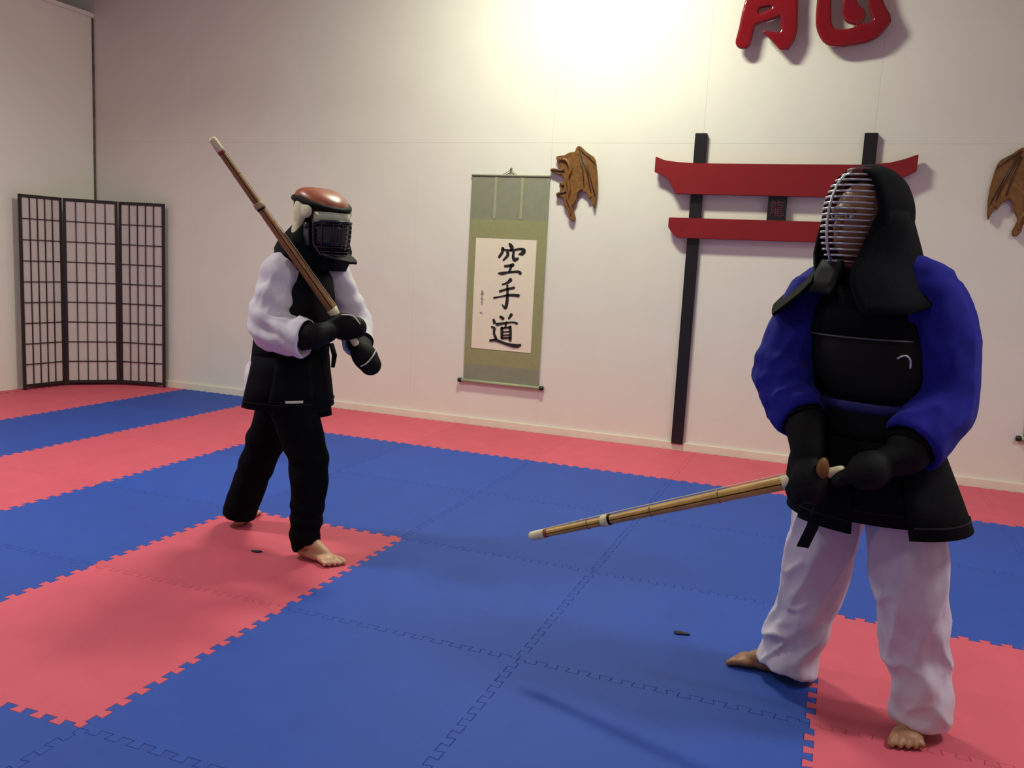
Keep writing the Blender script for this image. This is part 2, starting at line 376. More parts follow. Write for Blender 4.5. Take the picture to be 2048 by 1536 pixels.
def scroll(x0, label, writing):
    """hanging scroll 0.68 m wide; x0 is its left edge; cloth sags a little off the wall"""
    W = .685; s = thing('hanging_scroll', label, 'scroll', (x0+W/2, 0, .36), 'hanging scrolls on the white wall')
    def strip(name, a, b, z0, z1, y, m_, th=.002):
        g = [[(a+(b-a)*i/4, y-.006*math.sin(math.pi*(z-.36)/1.75), z) for i in range(5)] for z in [z0+(z1-z0)*k/8 for k in range(9)]]
        return obj(name, MB().sheet(g, th), m_, s, smooth=False)
    strip('top_silk', x0, x0+W, 1.75, 2.10, -.012, M_grey); strip('bottom_silk', x0, x0+W, .39, .527, -.012, M_grey)
    strip('brocade_field', x0, x0+W, .527, 1.75, -.012, M_gold)
    strip('paper', x0+.062, x0+.602, .664, 1.592, -.0145, M_paper)
    for f in (.30, .64): strip('ribbon', x0+W*f, x0+W*f+.022, 1.755, 2.095, -.0145, M_ribbon)
    obj('top_rod', MB().tube([(x0-.003, -.014, 2.105), (x0+W+.003, -.014, 2.105)], .008, 10), M_grey, s, smooth=True)
    ro = obj('roller', MB().tube([(x0-.012, -.022, .378), (x0+W+.012, -.022, .378)], .015, 12), M_ribbon, s, smooth=True)
    for e, sg in ((x0-.012, -1), (x0+W+.012, 1)):
        obj('knob', MB().tube([(e, -.022, .378), (e+sg*.006, -.022, .378), (e+sg*.030, -.022, .378), (e+sg*.036, -.022, .378)], [.013, .020, .020, .013], 12), M_black, ro, smooth=True)
    obj('cord', MB().tube([(x0+W/2-.075, -.012, 2.11), (x0+W/2-.01, -.012, 2.148), (x0+W/2+.01, -.012, 2.148), (x0+W/2+.06, -.012, 2.11)], .0035, 6), M_ribbon, s)
    obj('hook', MB().tube([(x0+W/2, -.02, 2.142), (x0+W/2, -.02, 2.158), (x0+W/2, 0, 2.166)], .008, 8), mat('steel_hook', srgb(120, 118, 110), .4, metal=.8), s)
    if writing:
        obj('brush_writing', strokes(MB(), KARATE, -.0245, -.018, 1.0), M_ink, s); [obj('signature_mark', strokes(MB(), [q], -.0242, -.018, .8), M_fade, s) for q in SIGN]
scroll(-1.012, 'hanging scroll with three large black brush characters, between fighter and gate decoration', True)
scroll(3.235, 'hanging scroll cut off at the right picture edge, only black roller knob and border showing', False)

# ------------------------------------------------------------------ carved dragons
DRAGON = [(-.102, 2.344), (-.082, 2.34), (-.041, 2.304), (-.006, 2.281), (.029, 2.259), (.045, 2.232), (.059, 2.165), (.072, 2.074), (.076, 1.984), (.07, 1.902), (.061, 1.856), (.046, 1.896), (.031, 1.944), (.015, 1.93), (.005, 1.936), (-.007, 1.973), (-.023, 1.984), (-.035, 1.986), (-.046, 2.004), (-.064, 1.994), (-.082, 1.967), (-.087, 1.925), (-.107, 1.892), (-.12, 1.869), (-.107, 1.828), (-.093, 1.791), (-.098, 1.754), (-.122, 1.756), (-.149, 1.785), (-.154, 1.831), (-.165, 1.849), (-.186, 1.872), (-.199, 1.918), (-.208, 1.938), (-.23, 1.945), (-.25, 1.935), (-.266, 1.958), (-.255, 1.981), (-.223, 1.98), (-.229, 2.0), (-.243, 2.037), (-.222, 2.051), (-.198, 2.061), (-.208, 2.093), (-.224, 2.115), (-.251, 2.113), (-.274, 2.124), (-.314, 2.137), (-.328, 2.158), (-.306, 2.169), (-.251, 2.161), (-.238, 2.179), (-.256, 2.207), (-.275, 2.234), (-.282, 2.259), (-.258, 2.264), (-.209, 2.271), (-.171, 2.292), (-.123, 2.297), (-.12, 2.326)]
def dragon(mx, label):
    X = (lambda x: x) if not mx else (lambda x: 2.905-x)
    o = [(X(x), z) for x, z in DRAGON]; o = o if mx else o[::-1]
    d = obj('carved_dragon', MB().prism(o, -.042, -.004), M_wood, None, (X(-.1), 0, 1.754), bevel=.006)
    tag(d, label, 'wall decoration', 'carved wooden dragons on the wall')
    # raised wing membrane ribs, body scales and head relief
    for x0, z0, x1, z1 in ((-.09, 2.32, .05, 2.2), (-.08, 2.31, .065, 1.95), (-.08, 2.30, .03, 1.98), (-.09, 2.28, -.03, 2.02)):
        obj('wing_rib', MB().tube([(X(x0), -.042, z0), (X((x0+x1)/2+.012), -.045, (z0+z1)/2), (X(x1), -.042, z1)], [.007, .006, .003], 8), M_wood2, d, smooth=True)
    body = [(-.25, 2.235), (-.19, 2.23), (-.15, 2.16), (-.17, 2.08), (-.15, 2.0), (-.16, 1.93), (-.13, 1.86), (-.13, 1.80)]
    P, R = spline([(X(x), -.04, z) for x, z in body], [.018, .024, .026, .026, .024, .02, .016, .01], 4)
    obj('body_relief', MB().tube(P, R, 12, flat=.6), M_wood, d, smooth=True)
    for x0, z0, x1, z1 in ((-.2, 2.15, -.31, 2.152), (-.18, 1.99, -.25, 1.96), (-.2, 2.03, -.235, 2.05)):
        obj('claw', MB().tube([(X(x0), -.04, z0), (X(x1), -.042, z1)], [.014, .006], 8), M_wood2, d, smooth=True)
    obj('eye', MB().ellipsoid((X(-.225), -.058, 2.242), ((1, 0, 0), (0, 1, 0), (0, 0, 1)), (.006, .005, .006), 8, 6), M_ink, d)
dragon(False, 'brown carved wooden dragon on the wall beside the hanging scroll')
dragon(True, 'brown carved wooden dragon on the wall, cut off by the right picture edge')

# ------------------------------------------------------------------ folding paper screen
sc = thing('folding_screen', 'black framed folding paper screen with three lattice panels in the corner', 'screen', (-4.75, -.4, 0))
feet = [Vector((-5.03, -.965, 0)), Vector((-4.985, -.53, 0)), Vector((-4.64, -.19, 0)), Vector((-4.185, -.065, 0))]
H = 1.785
for a, b in zip(feet, feet[1:]):
    d = (b-a).normalized(); nrm = Vector((-d.y, d.x, 0)); a2, b2 = a+d*.006, b-d*.006; L_ = (b2-a2).length
    Z = Vector((0, 0, 1))
    pp = MB(); p0 = a2+d*.02; p1 = b2-d*.02
    pp.bar(p0+Z*(H/2), p1+Z*(H/2), .002, H-.05)
    paper = obj('paper_panel', pp, M_rice, sc)
    for q in (a2+d*.013, b2-d*.013):
        mbb = MB(); mbb.bar(q+Z*.0, q+Z*H, .026, .022, upv=tuple(nrm)); obj('stile', mbb, M_frame, sc, bevel=.002)
    for z in (.035, H-.014):
        obj('rail', MB().bar(a2+d*.026+Z*z, b2-d*.026+Z*z, .02, .028), M_frame, sc, bevel=.002)
    off = nrm*-.006
    for k in range(1, 5):
        q = a2+d*(.026+(L_-.052)*k/5)+off; obj('lattice_bar', MB().bar(q+Z*.045, q+Z*(H-.02), .0075, .010, upv=tuple(nrm)), M_frame, paper)
    for k in range(1, 9):
        z = .045+(H-.07)*k/9; obj('lattice_bar', MB().bar(a2+d*.024+off+Z*z, b2-d*.024+off+Z*z, .009, .0075), M_frame, paper)

# ------------------------------------------------------------------ scraps on the mats
def scrap(x, y, lx, ly, rz, label):
    mb = MB(); n = 14; ring = []
    for k in range(n):
        a = 2*math.pi*k/n; r = 1+.22*math.sin(3*a+x)+.12*math.sin(5*a)
        p = Vector((lx*r*math.cos(a), ly*r*math.sin(a), 0)); p.rotate(Matrix.Rotation(rz, 3, 'Z')); ring.append(p+Vector((x, y, 0)))
    mb.loft([[p+Vector((0, 0, .0005)) for p in ring], [p+Vector((0, 0, .005)) for p in ring], [Vector((x, y, 0))+(p-Vector((x, y, 0)))*.8+Vector((0, 0, .008)) for p in ring]])
    tag(obj('rubber_scrap', mb, mat('dark_rubber', srgb(30, 26, 40), .8, .2, 60), None, (x, y, 0), smooth=True), label, 'scrap', 'dark scraps lying on the mats')
scrap(1.50, -3.523, .030, .013, .05, 'small dark scrap lying on the blue mat between the fighters')
scrap(-.494, -3.54, .024, .010, .2, 'small dark scrap lying on the red mat beside the bare foot')

# ------------------------------------------------------------------ people
M_skin = mat('skin', srgb(196, 150, 118), .5, .08, 40, .08, 300)
M_skin2 = mat('tanned_skin', srgb(150, 104, 72), .5, .08, 40, .08, 300)
M_gi = mat('white_cotton_gi', srgb(222, 216, 226), .8, .03, 40, .2, 600, sheen=.2)
M_gib = mat('royal_blue_cotton_gi', srgb(27, 27, 134), .85, .10, 30, .25, 600, spec=.2, sheen=.03)
M_pantb = mat('black_cotton', srgb(9, 9, 14), .95, .1, 40, .2, 600, spec=.08)
M_pantw = mat('white_cotton_trousers', srgb(202, 193, 209), .8, .03, 40, .2, 600, sheen=.2)
M_navy = mat('navy_quilted_cotton', srgb(8, 8, 14), .85, .12, 60, .5, 260, spec=.12)
M_navy2 = mat('dark_green_quilted_cotton', srgb(14, 19, 20), .85, .12, 60, .5, 260, spec=.12)
M_leather = mat('black_leather', srgb(8, 8, 10), .7, .12, 50, .2, 200, spec=.2)
M_dofront = mat('black_breastplate', srgb(7, 7, 10), .6, .1, 40, .1, 120, spec=.2)
M_steel = mat('steel_grille', srgb(196, 196, 204), .28, .05, 60, metal=.85)
M_dsteel = mat('dark_steel_grille', srgb(60, 58, 66), .35, .05, 60, metal=.7)
M_redlea = mat('dark_red_leather', srgb(92, 24, 30), .5, .1, 60)
M_redcap = mat('worn_red_leather_cap', srgb(156, 82, 60), .36, .14, 24, spec=.5)
M_cream = mat('cream_padding', srgb(216, 208, 176), .6, .06, 30, .1, 150)
M_white = mat('white_piping', srgb(214, 210, 196), .6)
M_bamboo = mat('bamboo', srgb(196, 152, 76), .38, .16, 18, .12, 90, stretch=(1, 1, 1))
M_bamboo2 = mat('dark_bamboo', srgb(150, 104, 58), .42, .16, 18, .12, 90)
M_hide = mat('cream_hide', srgb(226, 214, 176), .6, .06, 40, .1, 200)
M_palm = mat('brown_palm_leather', srgb(120, 76, 34), .6, .1, 60)
M_hair = mat('dark_hair', srgb(26, 20, 18), .6)
Zv = Vector((0, 0, 1))

class Frame:
    """upright frame: origin path c(z), facing angle in the floor plane"""
    def __init__(s, lo, hi, z0, z1, deg):
        s.lo, s.hi, s.z0, s.z1 = Vector(lo), Vector(hi), z0, z1
        a = math.radians(deg); s.f = Vector((math.cos(a), math.sin(a), 0)); s.r = Vector((math.sin(a), -math.cos(a), 0))
    def c(s, z):
        k = (z-s.z0)/(s.z1-s.z0); p = s.lo.lerp(s.hi, k); return Vector((p.x, p.y, z))
    def pt(s, az, rf, rr, z, back=None):
        a = math.radians(az); k = math.cos(a); q = rf if k > 0 or back is None else back
        return s.c(z)+s.f*k*q+s.r*math.sin(a)*rr
    def ring(s, rf, rr, z, n=36, back=None): return [s.pt(360*i/n, rf, rr, z, back) for i in range(n)]
    def patch(s, az0, az1, rows, n=14):
        # rows: (z, rf, rr)
        return [[s.pt(az0+(az1-az0)*j/n, rf, rr, z) for j in range(n+1)] for z, rf, rr in rows]

def foot(mb, heel, d, s, L=.245):
    heel = Vector((heel[0], heel[1], 0)); d = Vector((d[0], d[1], 0)).normalized(); s = Vector((s[0], s[1], 0)); s = (s-d*s.dot(d)).normalized(); k = L/.245
    P = lambda a, b, z: heel+d*a*k+s*b*k+Zv*z*k
    mb.limb([P(.045, 0, .16), P(.05, 0, .085), P(.10, .004, .058), P(.16, .008, .034)], [.036, .037, .034, .024])
    mb.ellipsoid(P(.036, 0, .034), (d, s, Zv), (.038, .033, .034)); mb.ellipsoid(P(.11, 0, .025), (d, s, Zv), (.10, .035, .025))
    mb.ellipsoid(P(.172, -.002, .023), (d, s, Zv), (.042, .047, .022))
    for b, l, r in ((.033, .240, .0130), (.0105, .236, .0098), (-.0085, .227, .0092), (-.0265, .216, .0088), (-.0425, .203, .0085)):
        mb.limb([P(.175, b*.85, .022), P((.19+l)/2, b, .019), P(l-.008, b, .0115)], [r*1.05, r, r*.95], 10, 4)
def head(mb, c, f, r, k=1.0):
    mb.ellipsoid(c+Zv*.025*k-f*.008, (f, r, Zv), (.093*k, .074*k, .098*k)); mb.ellipsoid(c-Zv*.045*k+f*.015, (f, r, Zv), (.072*k, .060*k, .075*k))
    mb.limb([c+f*.078*k+Zv*.012, c+f*.098*k-Zv*.022, c+f*.088*k-Zv*.03], [.009, .013, .012], 10, 4)          # nose
    mb.limb([c+f*.078*k+r*.035+Zv*.03, c+f*.086*k+Zv*.034, c+f*.078*k-r*.035+Zv*.03], .011, 10, 4)             # brow
    mb.limb([c+f*.070*k+r*.022-Zv*.062, c+f*.083*k-Zv*.06, c+f*.070*k-r*.022-Zv*.062], .009, 10, 4)            # lips
    for q in (1, -1): mb.ellipsoid(c+r*q*.074*k-Zv*.008, (f, r, Zv), (.022, .010, .032), 12, 8)
def eyes(root, c, f, r, k=1.0):
    for q in (1, -1):
        e = obj('eye', MB().ellipsoid(c+f*.079*k+r*q*.030*k+Zv*.012, (f, r, Zv), (.010, .014, .009), 12, 8), mat('eye_white', srgb(220, 214, 206), .3), root, smooth=True)
        obj('iris', MB().ellipsoid(c+f*.0865*k+r*q*.030*k+Zv*.012, (f, r, Zv), (.004, .006, .006), 10, 6), mat('iris_brown', srgb(40, 26, 18), .3), e, smooth=True)
def fist(mb, p, grip, out, k=.74):
    """closed hand around an axis: palm plus four curled fingers and a thumb"""
    g = Vector(grip).normalized(); o = Vector(out); o = (o-g*o.dot(g)).normalized(); q = g.cross(o)
    g, o, q = g*k, o*k, q*k
    mb.ellipsoid(p-o*.018, (g, o, q), (.043, .018, .034), 14, 10)
    for i, (l, rr) in enumerate(((.030, .0095), (.010, .010), (-.010, .0096), (-.029, .0085))):
        mb.limb([p+g*l-o*.020+q*.030, p+g*l+o*.012+q*.030, p+g*l+o*.026+q*.002, p+g*l+o*.012-q*.022], rr*k, 8, 4)
    mb.limb([p+g*.036-o*.022-q*.012, p+g*.050-o*.002-q*.024, p+g*.036+o*.022-q*.016], [.012*k, .011*k, .009*k], 8, 4)
def make_body(root_name, label, base, skin, mb):
    b = remesh(mb, .0048, 3)
    for v in b.v: v.z = max(v.z, .0015)
    o = obj(root_name, b, skin, None, base, smooth=True); tag(o, label, 'person'); return o
def cloth(name, mb, material, root, voxel=.010, it=6, folds=(), open_ends=(), noise_amp=.004, noise_scale=9, label=None, creases=()):
    """fused garment with fold displacement; open_ends hollows sleeves and hems"""
    b = remesh(mb, voxel, it)
    for i, v in enumerate(b.v):
        n = b.n[i]; p = v.copy()
        d = noise_amp*fbm(p+Vector((3.1, 1.7, 9.2)), noise_scale)
        for c, ax, sp, amp, rad in folds:       # ripples across an axis around a point
            q = p-Vector(c); k = math.exp(-q.length_squared/(rad*rad))
            if k > .02: d += amp*k*math.sin(q.dot(Vector(ax).normalized())*sp+2.5*noise.noise(p*6))
        for c, ax, rad, amp, across, along in creases:      # sharp gathered folds running along an axis
            q = p-Vector(c); k = math.exp(-q.length_squared/(rad*rad))
            if k > .02:
                A_ = Vector(ax).normalized(); t = q.dot(A_); u = q-A_*t
                rg = 1-abs(noise.noise(u*across+A_*t*along+Vector((5.3, 2.2, 7.7))))*1.9
                if rg > 0: d += amp*k*rg**2.2
        b.v[i] = p+n*d
    for e, ax, R, dep in open_ends:
        e = Vector(e); ax = Vector(ax).normalized()
        for i, v in enumerate(b.v):
            q = v-e; t = q.dot(ax); rad = (q-ax*t).length
            if -.030 < t < .05 and rad < R:
                b.v[i] = v-ax*dep*max(0, 1-(rad/(R*.86))**6)
    return obj(name, b, material, root, smooth=True, label=label)

def shinai(label, butt, tip, handle, bam, group):
    butt, tip = Vector(butt), Vector(tip); ax = (tip-butt).normalized(); L = (tip-butt).length
    u = Zv-ax*ax.dot(Zv); u.normalize(); v = ax.cross(u)
    t = thing('bamboo_sword', label, 'sword', butt, group); P = lambda s, a=0, b=0: butt+ax*s+u*a+v*b
    obj('handle', MB().tube([P(0), P(.004), P(.012), P(handle*.5), P(handle-.03), P(handle-.012), P(handle+.012)], [.008, .0135, .0155, .0155, .0175, .0235, .0245], 16), M_hide, t, smooth=True)
    rr = lambda s: .0235-(.0235-.0140)*((s-handle)/(L-handle))**.8
    S = [handle, handle+.03]+[handle+(L-.03-handle)*k/14 for k in range(1, 15)]
    for k in range(4):                                  # four bamboo slats with open joints
        a0 = math.pi/2*k+.10; a1 = math.pi/2*(k+1)-.10; rings = []
        for s in S:
            r = rr(s); o_ = [a0+(a1-a0)*j/5 for j in range(6)]
            rings.append([P(s, r*math.cos(a), r*math.sin(a)) for a in o_]+[P(s, r*.45*math.cos(a), r*.45*math.sin(a)) for a in reversed(o_)])
        sl = obj('bamboo_slat', MB().loft(rings), bam, t, smooth=False)
        for s in (handle+.22, handle+.46, handle+.70):
            if s < L-.05:
                r = rr(s)+.0008; am = (a0+a1)/2
                obj('node_ridge', MB().tube([P(s, r*math.cos(a), r*math.sin(a)) for a in (a0+.1, am, a1-.1)], .0022, 6), M_bamboo2, sl)
    obj('tip_cap', MB().tube([P(L-.062), P(L-.058), P(L-.01), P(L-.002), P(L)], [.0155, .0175, .0168, .014, .006], 16), M_hide, t, smooth=True)
    nk = L*.725 if handle < .2 else L*.72
    obj('binding', MB().tube([P(nk-.014), P(nk-.010), P(nk+.010), P(nk+.014)], [rr(nk)+.001, rr(nk)+.0045, rr(nk)+.0045, rr(nk)+.001], 16), M_hide if bam is M_bamboo else mat('tan_hide', srgb(176, 148, 112), .6), t, smooth=True)
    obj('binding_knot', MB().tube([P(nk-.022), P(nk-.014)], rr(nk)+.0025, 14), M_leather, t, smooth=True)
    obj('tip_thread', MB().tube([P(L-.075), P(L-.062)], .0158, 14), mat('red_thread', srgb(150, 60, 44), .7), t, smooth=True)
    obj('string', MB().tube([P(handle, rr(handle)+.003), P(nk, rr(nk)+.005), P(L-.06, .0155)], .0016, 6), M_hide, t)
    return t

# ---------------------------------------------------------------- fighter in white jacket and black trousers
A = Frame((-.455, -3.37), (-.405, -3.375), .75, 1.32, -14)
hA = Vector((-.262, -3.40, 1.535)); a_ = math.radians(-22); fA = Vector((math.cos(a_), math.sin(a_), 0)); rA = Vector((math.sin(a_), -math.cos(a_), 0))
shR, elR, wrR, hdR = Vector((-.385, -3.535, 1.318)), Vector((-.390, -3.60, 1.075)), Vector((-.215, -3.585, 1.035)), (Vector((-.040, -3.335, .925))*(1-.165)+Vector((-.545, -3.80, 1.858))*.165)
shL, elL, wrL, hdL = Vector((-.325, -3.215, 1.315)), Vector((-.235, -3.13, 1.08)), Vector((-.155, -3.24, .995)), (Vector((-.040, -3.335, .925))*(1-.03)+Vector((-.545, -3.80, 1.858))*.03)
swA0, swA1 = Vector((-.040, -3.335, .925)), Vector((-.545, -3.80, 1.858))
axA = (swA1-swA0).normalized()
hipR, knR, anR = Vector((-.43, -3.455, .84)), Vector((-.262, -3.47, .45)), Vector((-.255, -3.492, .10))
hipL, knL, anL = Vector((-.475, -3.29, .84)), Vector((-.655, -3.275, .44)), Vector((-.82, -3.235, .10))
mb = MB()
mb.loft([A.ring(.10, .145, .80), A.ring(.105, .14, .92), A.ring(.10, .13, 1.05), A.ring(.115, .15, 1.2), A.ring(.10, .15, 1.32), A.ring(.06, .08, 1.40)])
for h, k, a in ((hipR, knR, anR), (hipL, knL, anL)): mb.limb([h, h.lerp(k, .5), k, k.lerp(a, .4)-A.f*.01, a], [.075, .068, .052, .050, .034])
for s_, e, w_, h in ((shR, elR, wrR, hdR), (shL, elL, wrL, hdL)): mb.limb([s_, s_.lerp(e, .5), e, e.lerp(w_, .4), w_, h], [.052, .046, .040, .038, .028, .026])
mb.limb([A.c(1.34), hA-Zv*.06-fA*.02], [.06, .055]); head(mb, hA, fA, rA)
foot(mb, (-.312, -3.478), (.29, -.056), (0, 1), .275); foot(mb, (-.812, -3.275), (-.28, 1), (1, 0), .235)
fist(mb, hdR, axA, (hdR-wrR)); fist(mb, hdL, axA, (hdL-wrL))
pA = make_body('person', 'fighter in red-topped helmet, white jacket and black trousers, sword over the shoulder', (-.5, -3.37, 0), M_skin, mb)
eyes(pA, hA, fA, rA)
# trousers
mb = MB(); mb.loft([A.ring(.135, .16, .70), A.ring(.14, .165, .80), A.ring(.125, .15, .92)])
mb.sleeve([hipR+Zv*.02, hipR.lerp(knR, .5)+A.f*.01, knR, knR.lerp(anR, .55)+A.f*.005, Vector((-.262, -3.492, .10)), Vector((-.245, -3.492, .052))], [.105, .105, .092, .080, .070, .066])
mb.sleeve([hipL+Zv*.02, hipL.lerp(knL, .5), knL, knL.lerp(anL, .55), Vector((-.81, -3.245, .10)), Vector((-.825, -3.245, .045))], [.105, .105, .095, .088, .085, .084])
cloth('trousers', mb, M_pantb, pA, .010, 7, [((-.25, -3.5, .16), (.15, 0, 1), 90, .006, .12), (knR, (.3, 0, 1), 50, .006, .16), (knL, (.5, 0, 1), 45, .006, .2)],
      [((-.245, -3.492, .052), (.1, 0, -1), .064, .06), ((-.825, -3.245, .045), (-.1, 0, -1), .080, .05)])
# jacket
mb = MB(); mb.loft([A.ring(.13, .165, .735, back=.24), A.ring(.13, .165, .85, back=.215), A.ring(.13, .16, .98, back=.165), A.ring(.14, .175, 1.14), A.ring(.135, .175, 1.27), A.ring(.115, .15, 1.35), A.ring(.07, .085, 1.41)])
mb.ellipsoid(shR, (A.f, A.r, Zv), (.082, .08, .08)); mb.ellipsoid(shL, (A.f, A.r, Zv), (.082, .08, .08))
cuR = wrR+(wrR-elR).normalized()*.005; cuL = wrL+(wrL-elL).normalized()*.01
mb.sleeve([shR+Zv*.01, shR.lerp(elR, .45)-A.f*.01, elR-A.f*.012, elR.lerp(wrR, .5)-Zv*.012, cuR-Zv*.004], [.074, .078, .086, .086, .088])
mb.sleeve([shL+Zv*.01, shL.lerp(elL, .45), elL, elL.lerp(wrL, .5)-Zv*.01, cuL], [.085, .082, .082, .076, .074])
cloth('jacket', mb, M_gi, pA, .0085, 4, [(elR+A.f*.06, (.4, 0, .9), 95, .012, .10), (elR.lerp(wrR, .5), (1, 0, .5), 90, .009, .09), (shR.lerp(elR, .5), (.5, 0, 1), 75, .009, .12), (shR, (1, 0, .2), 80, .003, .10), (shL.lerp(elL, .6), (.2, 0, 1), 70, .007, .1), ((-.6, -3.4, .85), (.9, .2, .2), 70, .008, .15)],
      [(cuR-Zv*.004, wrR-elR, .085, .05), (cuL, wrL-elL, .07, .05)], .004, 10, creases=[(shR.lerp(elR, .4), (.35, 0, 1), .14, .016, 16, 4), (elR.lerp(wrR, .35), (.8, 0, -.7), .11, .016, 18, 5), ((-.66, -3.4, .85), (.2, 0, 1), .15, .014, 16, 3)])
# breastplate, waist armour
dA = obj('breastplate', MB().sheet(A.patch(-112, 112, [(.93, .150, .178), (1.0, .158, .182), (1.10, .166, .186), (1.2, .165, .186), (1.29, .158, .160), (1.345, .128, .118)], 22), .012), M_dofront, pA, smooth=True)
obj('waist_armour_belt', MB().sheet(A.patch(-112, 112, [(1.00, .156, .182), (.90, .160, .186)], 22), .012), M_navy, pA, smooth=True)
for az0, az1, zb, fl_ in ((-20, 14, .655, .075), (8, 58, .690, .078), (-62, -16, .690, .05), (52, 104, .688, .044), (-104, -58, .69, .03)):
    fp = obj('waist_flap', MB().sheet(A.patch(az0, az1, [(.93, .160, .186), (.86, .162+fl_*.2, .186+fl_*.2), (.78, .162+fl_*.55, .184+fl_*.55), (zb, .155+fl_, .178+fl_)], 9), .014), M_navy, pA, smooth=True)
    g = A.patch(az0+2, az1-2, [(zb+.035, .166+fl_*.86, .189+fl_*.86), (zb+.031, .166+fl_*.88, .189+fl_*.88)], 6)
    obj('stitch_line', MB().sheet(g, .004), M_leather, fp)
g = A.patch(22, 40, [(.744, .236, .258), (.733, .239, .261)], 4); obj('name_thread', MB().sheet(g, .003), M_white, pA)
ti = A.pt(-5, .20, .2, .99); obj('belt_end', MB().tube([ti, ti+A.f*.05+Zv*.01, ti+A.f*.07-Zv*.04, ti+A.f*.062-Zv*.095], [.012, .014, .015, .011], 10, flat=.5), M_navy, pA, smooth=True)
# padded gloves
def glove(root, el, wr, hd, ax, side, cuff_r, name='glove', mitt=.062, piping=True, ext=.07, dr=None):
    ax = Vector(ax).normalized(); d = Vector(dr).normalized() if dr else (hd-wr).normalized(); q = side; q = (q-d*q.dot(d)).normalized()
    mb = MB(); st = wr-(wr-el).normalized()*.03
    mb.limb([st, wr, wr.lerp(hd-d*.03, .6)], [cuff_r, cuff_r*.92, .05], 16, 5)
    mb.ellipsoid(hd+d*.005, (d, q, d.cross(q)), (mitt+.014, .055, .058)); mb.ellipsoid(hd+d*ext*.6, (d, q, d.cross(q)), (.05, .048, .050))
    mb.limb([wr.lerp(hd, .55)+ax*.035, hd+ax*.055+d*.02, hd+ax*.045+d*.06], [.024, .024, .02], 12, 4)
    o = obj(name, remesh(mb, .0065, 4), M_leather, root, smooth=True)
    for s in (st+(wr-el).normalized()*.004,):
        a, b = s, (wr-el).normalized(); u = q-b*q.dot(b); u.normalize(); v = b.cross(u)
        obj('cuff_rim', MB().tube([a+(u*math.cos(2*math.pi*k/24)+v*math.sin(2*math.pi*k/24))*cuff_r*1.0 for k in range(24)], .007, 8, close=True), M_navy, o, smooth=True)
    return o, d
toC = Vector((.52, -.85, .09))
gR, d_ = glove(pA, elR, wrR+Vector((.03, 0, .01)), hdR, axA, toC, .062, ext=.085, dr=(1, .30, .10))
sd = (toC-d_*toC.dot(d_)).normalized(); upg = d_.cross(sd); upg = upg if upg.z > 0 else -upg
obj('piping', MB().tube(spline([hdR-d_*.05+upg*.048+sd*.040, hdR+upg*.058+sd*.034, hdR+d_*.05+upg*.050+sd*.033, hdR+d_*.080+upg*.012+sd*.034], .0035, 5)[0], .0035, 6), M_white, gR, smooth=True)
gL, d2 = glove(pA, elL, wrL+Vector((.03, -.02, -.01)), hdL, axA, Vector((.49, -.86, .11)), .056, mitt=.068, ext=.085, dr=(.62, .05, -.75))
sd = Vector((.49, -.86, .11)); sd = (sd-d2*sd.dot(d2)).normalized(); u2 = d2.cross(sd); u2 = u2 if u2.z > 0 else -u2
obj('piping', MB().tube(spline([hdL+d2*.012+u2*.060+sd*.026, hdL+d2*.034+u2*.03+sd*.054, hdL+d2*.045-u2*.01+sd*.056, hdL+d2*.04-u2*.04+sd*.044], .0035, 5)[0], .0035, 6), M_white, gL, smooth=True)
# helmet: cap, brow band, cheek pads, cage, chin bib, neck cloth
def HA(a, b, z): return hA+fA*a+rA*b+Zv*z
cap = []
for i in range(9):
    t = i/8; ph = math.radians(90*t); ring = []
    for k in range(28):
        az = 2*math.pi*k/28; ca, sa = math.cos(az), math.sin(az)
        rf = (.140 if ca > 0 else .135)*math.cos(ph)**.55 if t < 1 else 0; rr = .112*math.cos(ph)**.55 if t < 1 else 0
        x = rf*ca; ring.append(HA(x-.008, rr*sa, .112+.050*math.sin(ph)-.34*max(x, 0)-.10*min(x, 0)))
    cap.append(ring)
hm = obj('helmet', MB().loft(cap), M_redcap, pA, smooth=True, label='worn red leather helmet cap')
def rimring(rf, rb, rr, z, tilt, n=40): return [HA((rf if math.cos(2*math.pi*k/n) > 0 else rb)*math.cos(2*math.pi*k/n)-.008, rr*math.sin(2*math.pi*k/n), z-tilt*max(rf*math.cos(2*math.pi*k/n), 0)-.10*min(rb*math.cos(2*math.pi*k/n), 0)) for k in range(n)]
obj('brow_band', MB().tube(rimring(.139, .134, .111, .106, .34), .0150, 10, close=True), M_leather, hm, smooth=True)
# skull back shell (dark) behind the pads
g = [[HA(-.008+.128*math.cos(math.radians(az))*k, .104*math.sin(math.radians(az))*k, z) for az in range(100, 261, 16)] for z, k in ((.10, 1.02), (.04, 1.03), (-.03, 1.0), (-.09, .93))]
obj('back_shell', MB().sheet(g, .014), M_navy2, hm, smooth=True)
for q in (1, -1):
    mb = MB(); mb.ellipsoid(HA(-.018, q*.108, .045), (fA, rA, Zv), (.042, .020, .065)); mb.ellipsoid(HA(-.034, q*.108, -.045), (fA, rA, Zv), (.034, .022, .066)); mb.ellipsoid(HA(.028, q*.106, .055), (fA, rA, Zv), (.045, .015, .035))
    obj('cheek_pad', remesh(mb, .006, 4), M_cream, hm, smooth=True)
    hg = obj('hinge', MB().tube([HA(.045, q*.100, -.01), HA(.045, q*.120, -.01)], [.016, .013], 12), M_dsteel, hm, smooth=True)
    obj('hinge_plate', MB().sheet([[HA(x, q*.110, z) for x in (.025, .06)] for z in (-.095, -.04, .0)], .008), M_dsteel, hg)
g = [[HA(.132*math.cos(math.radians(az))*1.02, .106*math.sin(math.radians(az)), z) for az in range(-62, 63, 12)] for z in (.052, .03, .004)]
